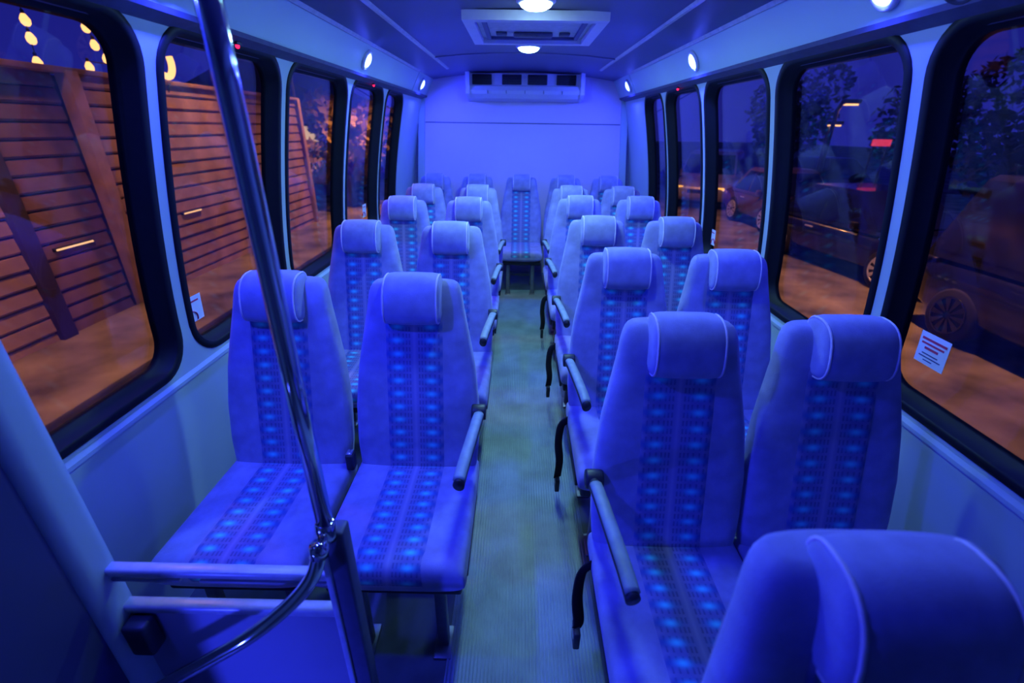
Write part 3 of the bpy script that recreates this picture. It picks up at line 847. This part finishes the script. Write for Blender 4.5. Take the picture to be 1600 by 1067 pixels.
for (y, z, L, lab) in ((7.43, 0.27, 0.42, 'slim warm glint on the timber wall behind the chrome pole window, made as a glowing bar'), (5.40, 0.20, 0.50, 'slim glowing bar for a warm glint on the dark boarded stretch of the timber wall')):
    sl = empty('glint_bar', (-5.235 if y > 6 else -5.36, y, z)); tag(sl, lab, 'glint', 'warm lamps above the timber wall')  # no lamp here: the glowing bar imitates a reflected glint
    obj('glint_backing', box(-0.05, 0.0, -L/2-0.02, L/2+0.02, -0.02, 0.02, 0.005), 'wire', sl)
    obj('lens_or_glint', box(-0.005, 0.012, -L/2, L/2, -0.012, 0.008, 0.004), 'strip', sl)
def tree(name, x, y, h_, rad, m, label, seed, group, n=1500, zc=None):
    rnd = random.Random(seed)
    r = empty(name, (x, y, GZ)); tag(r, label, 'tree', group)
    obj('trunk', loft([[(0.16*s*math.cos(2*PI*i/10)+ox, 0.16*s*math.sin(2*PI*i/10), z) for i in range(10)] for z, s, ox in ((0, 1.3, 0), (0.4, 1.0, 0.0), (h_*0.4, 0.8, 0.06), (h_*0.75, 0.4, 0.0), (h_*0.9, 0.15, 0.02))]), 'bark', r)
    V = []; F = []
    cl = [(rnd.uniform(-.7, .7)*rad, rnd.uniform(-.7, .7)*rad, h_-rad*rnd.uniform(0.2, 1.6), rad*rnd.uniform(0.35, 0.6)) for _ in range(14)]
    for _ in range(n):
        cx, cy, cz, cr = rnd.choice(cl)
        d = Vector((rnd.gauss(0, 1), rnd.gauss(0, 1), rnd.gauss(0, 1))).normalized()*cr*rnd.uniform(0.5, 1.0)**0.5
        c = Vector((cx, cy, cz)) + d
        a_ = Vector((rnd.gauss(0, 1), rnd.gauss(0, 1), rnd.gauss(0, 1))).normalized(); b_ = a_.orthogonal().normalized()
        s = rnd.uniform(0.10, 0.2); q = len(V)
        V += [c-a_*s, c+b_*s*0.55, c+a_*s, c-b_*s*0.55]; F.append((q, q+1, q+2, q+3))
    me = bpy.data.meshes.new('crown'); me.from_pydata([tuple(v) for v in V], [], F)
    o = obj('crown', me, m, r); o['kind'] = 'stuff'
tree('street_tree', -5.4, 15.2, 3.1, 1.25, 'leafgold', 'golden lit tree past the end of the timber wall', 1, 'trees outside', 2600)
tree('street_tree', -5.6, 26.0, 3.6, 1.2, 'leaf', 'dark tree beside the pale lit house', 2, 'trees outside')
tree('street_tree', 12.4, 23.8, 5.0, 2.0, 'leaf', 'dark round tree far behind the bronze car', 3, 'trees outside', 2600)
tree('street_tree', 13.8, 12.9, 4.6, 2.0, 'leaf', 'dark tree standing behind the dark parked car', 4, 'trees outside', 4200)
tree('street_tree', 12.4, 7.2, 4.6, 2.0, 'leaf', 'dark tree behind the tall car in the nearest window on the parked car side', 5, 'trees outside', 4200)
tree('street_tree', 16.4, 19.5, 4.8, 2.0, 'leaf', 'dark tree beyond the car with the white headlamp', 6, 'trees outside', 3000)

# pale house beyond the wall
hs = empty('house', (-8.6, 21.5, GZ)); tag(hs, 'pale house with lit windows far down the street on the pole side', 'building')
obj('house_wall', box(-3.5, 2.0, -4.0, 2.6, 0, 3.0), 'render', hs)
obj('roof', prism([(-3.9, 3.0), (2.4, 3.0), (-0.7, 4.4)], 'y', -4.3, 2.9), 'rooftile', hs)
for yy in (-3.2, -1.2, 0.8):
    w = obj('window', box(1.99, 2.03, yy, yy+1.1, 1.2, 2.4), 'postdark', hs); obj('pane', box(2.02, 2.045, yy+0.08, yy+1.02, 1.28, 2.32), 'litwin', w)
for xx in (-2.8, -1.0, 0.7):
    w = obj('window', box(xx, xx+0.9, -4.03, -3.99, 1.2, 2.4), 'postdark', hs); obj('pane', box(xx+0.08, xx+0.82, -4.045, -4.02, 1.28, 2.32), 'litwin', w)

# parked cars
def car(x, y, rz, L, W, H_, paint, label, suv=False, lamp='amber', lit=True, rim='alloy'):
    r = empty('car', (x, y, GZ), (0, 0, rz)); tag(r, label, 'car', 'cars parked beside the bus')
    hl = L/2; bz = 0.22; belt_ = 0.98 if suv else 0.86
    # lower body: stations along the length (local +y is the nose)
    def sec(yy, w, z0, z1, n=20):
        out = []
        for i in range(n):
            a_ = 2*PI*i/n; out.append((w*sgnp(math.cos(a_), 2/5), yy, (z0+z1)/2+(z1-z0)/2*sgnp(math.sin(a_), 2/5)))
        return out
    st = [(-hl, W*0.38, 0.42, belt_-0.12), (-hl+0.06, W*0.45, 0.32, belt_-0.02), (-hl+0.4, W*0.49, bz, belt_), (-0.3*L, W/2, bz, belt_), (0.1*L, W/2, bz, belt_), (0.25*L, W/2, bz, belt_-0.03), (hl-0.5, W*0.49, bz, belt_-0.12), (hl-0.12, W*0.45, 0.26, belt_-0.22), (hl, W*0.36, 0.36, belt_-0.32)]
    obj('car_body', loft([sec(*s) for s in st]), paint, r)
    ry0, ry1, fy0, fy1 = (-hl+0.15, -hl+0.45, 0.12*L, 0.26*L) if suv else (-hl+0.5, -hl+1.1, 0.05*L, 0.22*L)
    def trap(zz, t, inset):
        ya, yb = ry0+(ry1-ry0)*t, fy1+(fy0-fy1)*t
        w = W*0.47 - 0.14*t - inset
        return [(-w, ya, zz), (w, ya, zz), (w, yb, zz), (-w, yb, zz)]
    obj('car_roof', loft([trap(belt_-0.04, 0, 0), trap(belt_+(H_-belt_)*0.5, 0.5, 0), trap(H_-0.06, 0.93, 0), trap(H_, 1.0, 0.08)], smooth=False), paint, r)
    for s in (-1, 1):
        # side glass follows the slope of the cabin
        def P(yy, t): 
            return (s*(W*0.47-0.14*t+0.006), yy, belt_+(H_-belt_)*t)
        t0, t1 = 0.06, 0.86
        def edge(t): return ry0+(ry1-ry0)*t+0.14, fy1+(fy0-fy1)*t-0.16
        for (u0, u1) in ((0.0, 0.47), (0.51, 1.0)):
            q = []
            for t in (t0, t1):
                ya, yb = edge(t); q.append((ya+(yb-ya)*u0, ya+(yb-ya)*u1, t))
            V = [P(q[0][0], t0), P(q[0][1], t0), P(q[1][1], t1), P(q[1][0], t1)]
            V2 = [(v[0]-s*0.02, v[1], v[2]) for v in V]
            F = [(0,1,2,3), (4,5,6,7)] + [(i, (i+1) % 4, 4+(i+1) % 4, 4+i) for i in range(4)]
            obj('side_window', (V+V2, F), 'carglass', r)
        for yy in (hl-0.85, -hl+0.85):
            wh = obj('wheel', lathe([(0.10, -0.10), (0.30, -0.105), (0.335, -0.08), (0.335, 0.08), (0.30, 0.105), (0.10, 0.10)], 24, 'x'), 'tyre', r, (s*(W/2-0.09), yy, 0.335))
            V = []; F = []
            for kk in range(10):
                a0, a1 = 2*PI*(kk-0.26)/10, 2*PI*(kk+0.26)/10
                qn = len(V)
                for xx in (0.0, 0.02):
                    V += [(s*(0.098+xx), 0.05*math.cos(a0), 0.05*math.sin(a0)), (s*(0.098+xx), 0.215*math.cos(a0), 0.215*math.sin(a0)), (s*(0.098+xx), 0.215*math.cos(a1), 0.215*math.sin(a1)), (s*(0.098+xx), 0.05*math.cos(a1), 0.05*math.sin(a1))]
                F += [(qn, qn+1, qn+2, qn+3), (qn+4, qn+5, qn+6, qn+7)] + [(qn+i, qn+(i+1) % 4, qn+4+(i+1) % 4, qn+4+i) for i in range(4)]
            obj('spokes', (V, F), rim, wh)
            obj('rim', tube([(s*0.108, 0.225*math.cos(2*PI*i/24), 0.225*math.sin(2*PI*i/24)) for i in range(24)], 0.014, 6, True), rim, wh)
        obj('head_lamp', box(s*W*0.33-0.11, s*W*0.33+0.11, hl-0.20, hl-0.03, belt_-0.40, belt_-0.27, 0.03), lamp if lit else 'carglass', r)
        obj('tail_lamp', box(s*W*0.34-0.10, s*W*0.34+0.10, -hl+0.0, -hl+0.10, belt_-0.32, belt_-0.14, 0.03), 'redink', r)
        obj('door_handle', box(s*W/2-0.012, s*W/2+0.012, -0.15*L, -0.15*L+0.2, belt_-0.16, belt_-0.13, 0.006), 'alloy', r)
        obj('mirror', box(s*(W/2+0.02)-0.06, s*(W/2+0.02)+0.06, 0.10*L, 0.10*L+0.12, belt_, belt_+0.13, 0.03), paint, r)
    # windscreens
    for (ya, yb) in ((fy1+0.008, fy0+0.008), (ry0-0.008, ry1-0.008)):
        w0, w1 = W*0.44, W*0.38
        t0, t1 = 0.08, 0.86
        A = ya+(yb-ya)*t0; B_ = ya+(yb-ya)*t1; z0, z1 = belt_+(H_-belt_)*t0, belt_+(H_-belt_)*t1
        V = [(-w0, A, z0), (w0, A, z0), (w1, B_, z1), (-w1, B_, z1)]
        V += [(v[0], v[1]-math.copysign(0.02, A), v[2]) for v in V]
        obj('windscreen', (V, [(0,1,2,3), (4,5,6,7)] + [(i, (i+1) % 4, 4+(i+1) % 4, 4+i) for i in range(4)]), 'carglass', r)
    obj('grille', box(-W*0.2, W*0.2, hl-0.06, hl+0.005, 0.50, 0.62, 0.01), 'tyre', r)
    return r
car(6.65, 8.70, PI+0.16, 4.2, 1.80, 1.45, 'cardark', 'dark parked car behind the second window on the parked car side', False, 'amber')
car(7.0, 17.6, PI-0.50, 4.7, 1.90, 1.72, 'carsilver', 'silver parked car seen through the fourth window on the parked car side', True, 'amber')
car(7.1, 12.85, PI+0.05, 3.4, 1.75, 1.48, 'carbrown', 'bronze parked car behind the third window on the parked car side', False, 'amber', False)
car(6.35, 4.0, PI+0.02, 4.4, 1.9, 1.95, 'cardark', 'tall dark parked car filling the nearest window on the parked car side', True, 'amber', False, 'carglass')
car(11.7, 18.3, PI+0.2, 4.4, 1.8, 1.5, 'cardark', 'dark car with a white headlamp glowing behind the nearer dark car', False, 'bulbwhite')

# street lamps: orange lanterns on poles; the light of the street comes from them
def street_lamp(x, y, h_, power, label, arm=0.8, ang=0.0, m='bulb', spread=PI):
    r = empty('street_lamp', (x, y, GZ)); r.rotation_euler = (0, 0, ang); tag(r, label, 'street lamp', 'orange street lamps')
    obj('lamp_post', tube([(0, 0, 0), (0, 0, h_*0.5), (0, 0, h_-0.2), (arm*0.3, 0, h_), (arm, 0, h_+0.03)], 0.055, 10), 'wire', r)
    hd = obj('lamp_head', box(arm-0.2, arm+0.25, -0.11, 0.11, h_-0.02, h_+0.09, 0.03), 'wire', r)
    obj('lens_or_glint', box(arm-0.15, arm+0.2, -0.085, 0.085, h_-0.06, h_-0.018, 0.015), m, hd)
    if power: area_light('lamp_light', r, 0.3, power, SODIUM, (arm, 0, h_-0.10), (0, 0, 0), 'DISK', spread)
CUT = math.radians(105)
street_lamp(-5.8, 3.6, 5.2, STREET_W, 'orange street lamp beside the timber wall opposite the chrome pole', 1.9, 0.0, spread=CUT)
street_lamp(-5.8, 8.2, 5.2, STREET_W, 'orange street lamp beside the timber wall opposite the middle windows', 1.9, 0.0, spread=CUT)
street_lamp(-5.8, 13.1, 5.2, STREET_W*2.4, 'orange street lamp past the end of the timber wall', 1.9, 0.0, spread=CUT)
street_lamp(8.6, 6.0, 5.4, STREET_W*1.9, 'orange street lamp with a long arm over the dark parked cars', 4.0, PI, spread=CUT)
street_lamp(3.0, 12.6, 5.4, STREET_W*1.6, 'orange street lamp over the parking between the dark and silver cars', 0.8, 0.0, spread=CUT)
street_lamp(8.75, 14.2, 3.10, 12, 'small orange street lamp seen high in the second window on the parked car side', 0.3, 0.0)
street_lamp(9.95, 16.3, 2.60, 12, 'lower orange street lamp beside the car with the white headlamp', 0.12, 0.0)
rs = empty('glowing_sign', (10.4, 14.4, GZ)); tag(rs, 'far blurred red glowing board between dark trees', 'sign')
obj('board', box(-0.26, 0.26, -0.04, 0.04, 2.02, 2.20, 0.02), 'bulbred', rs)
for s in (-0.2, 0.2): obj('leg', box(s-0.02, s+0.02, -0.02, 0.02, 0, 2.03), 'wire', rs)
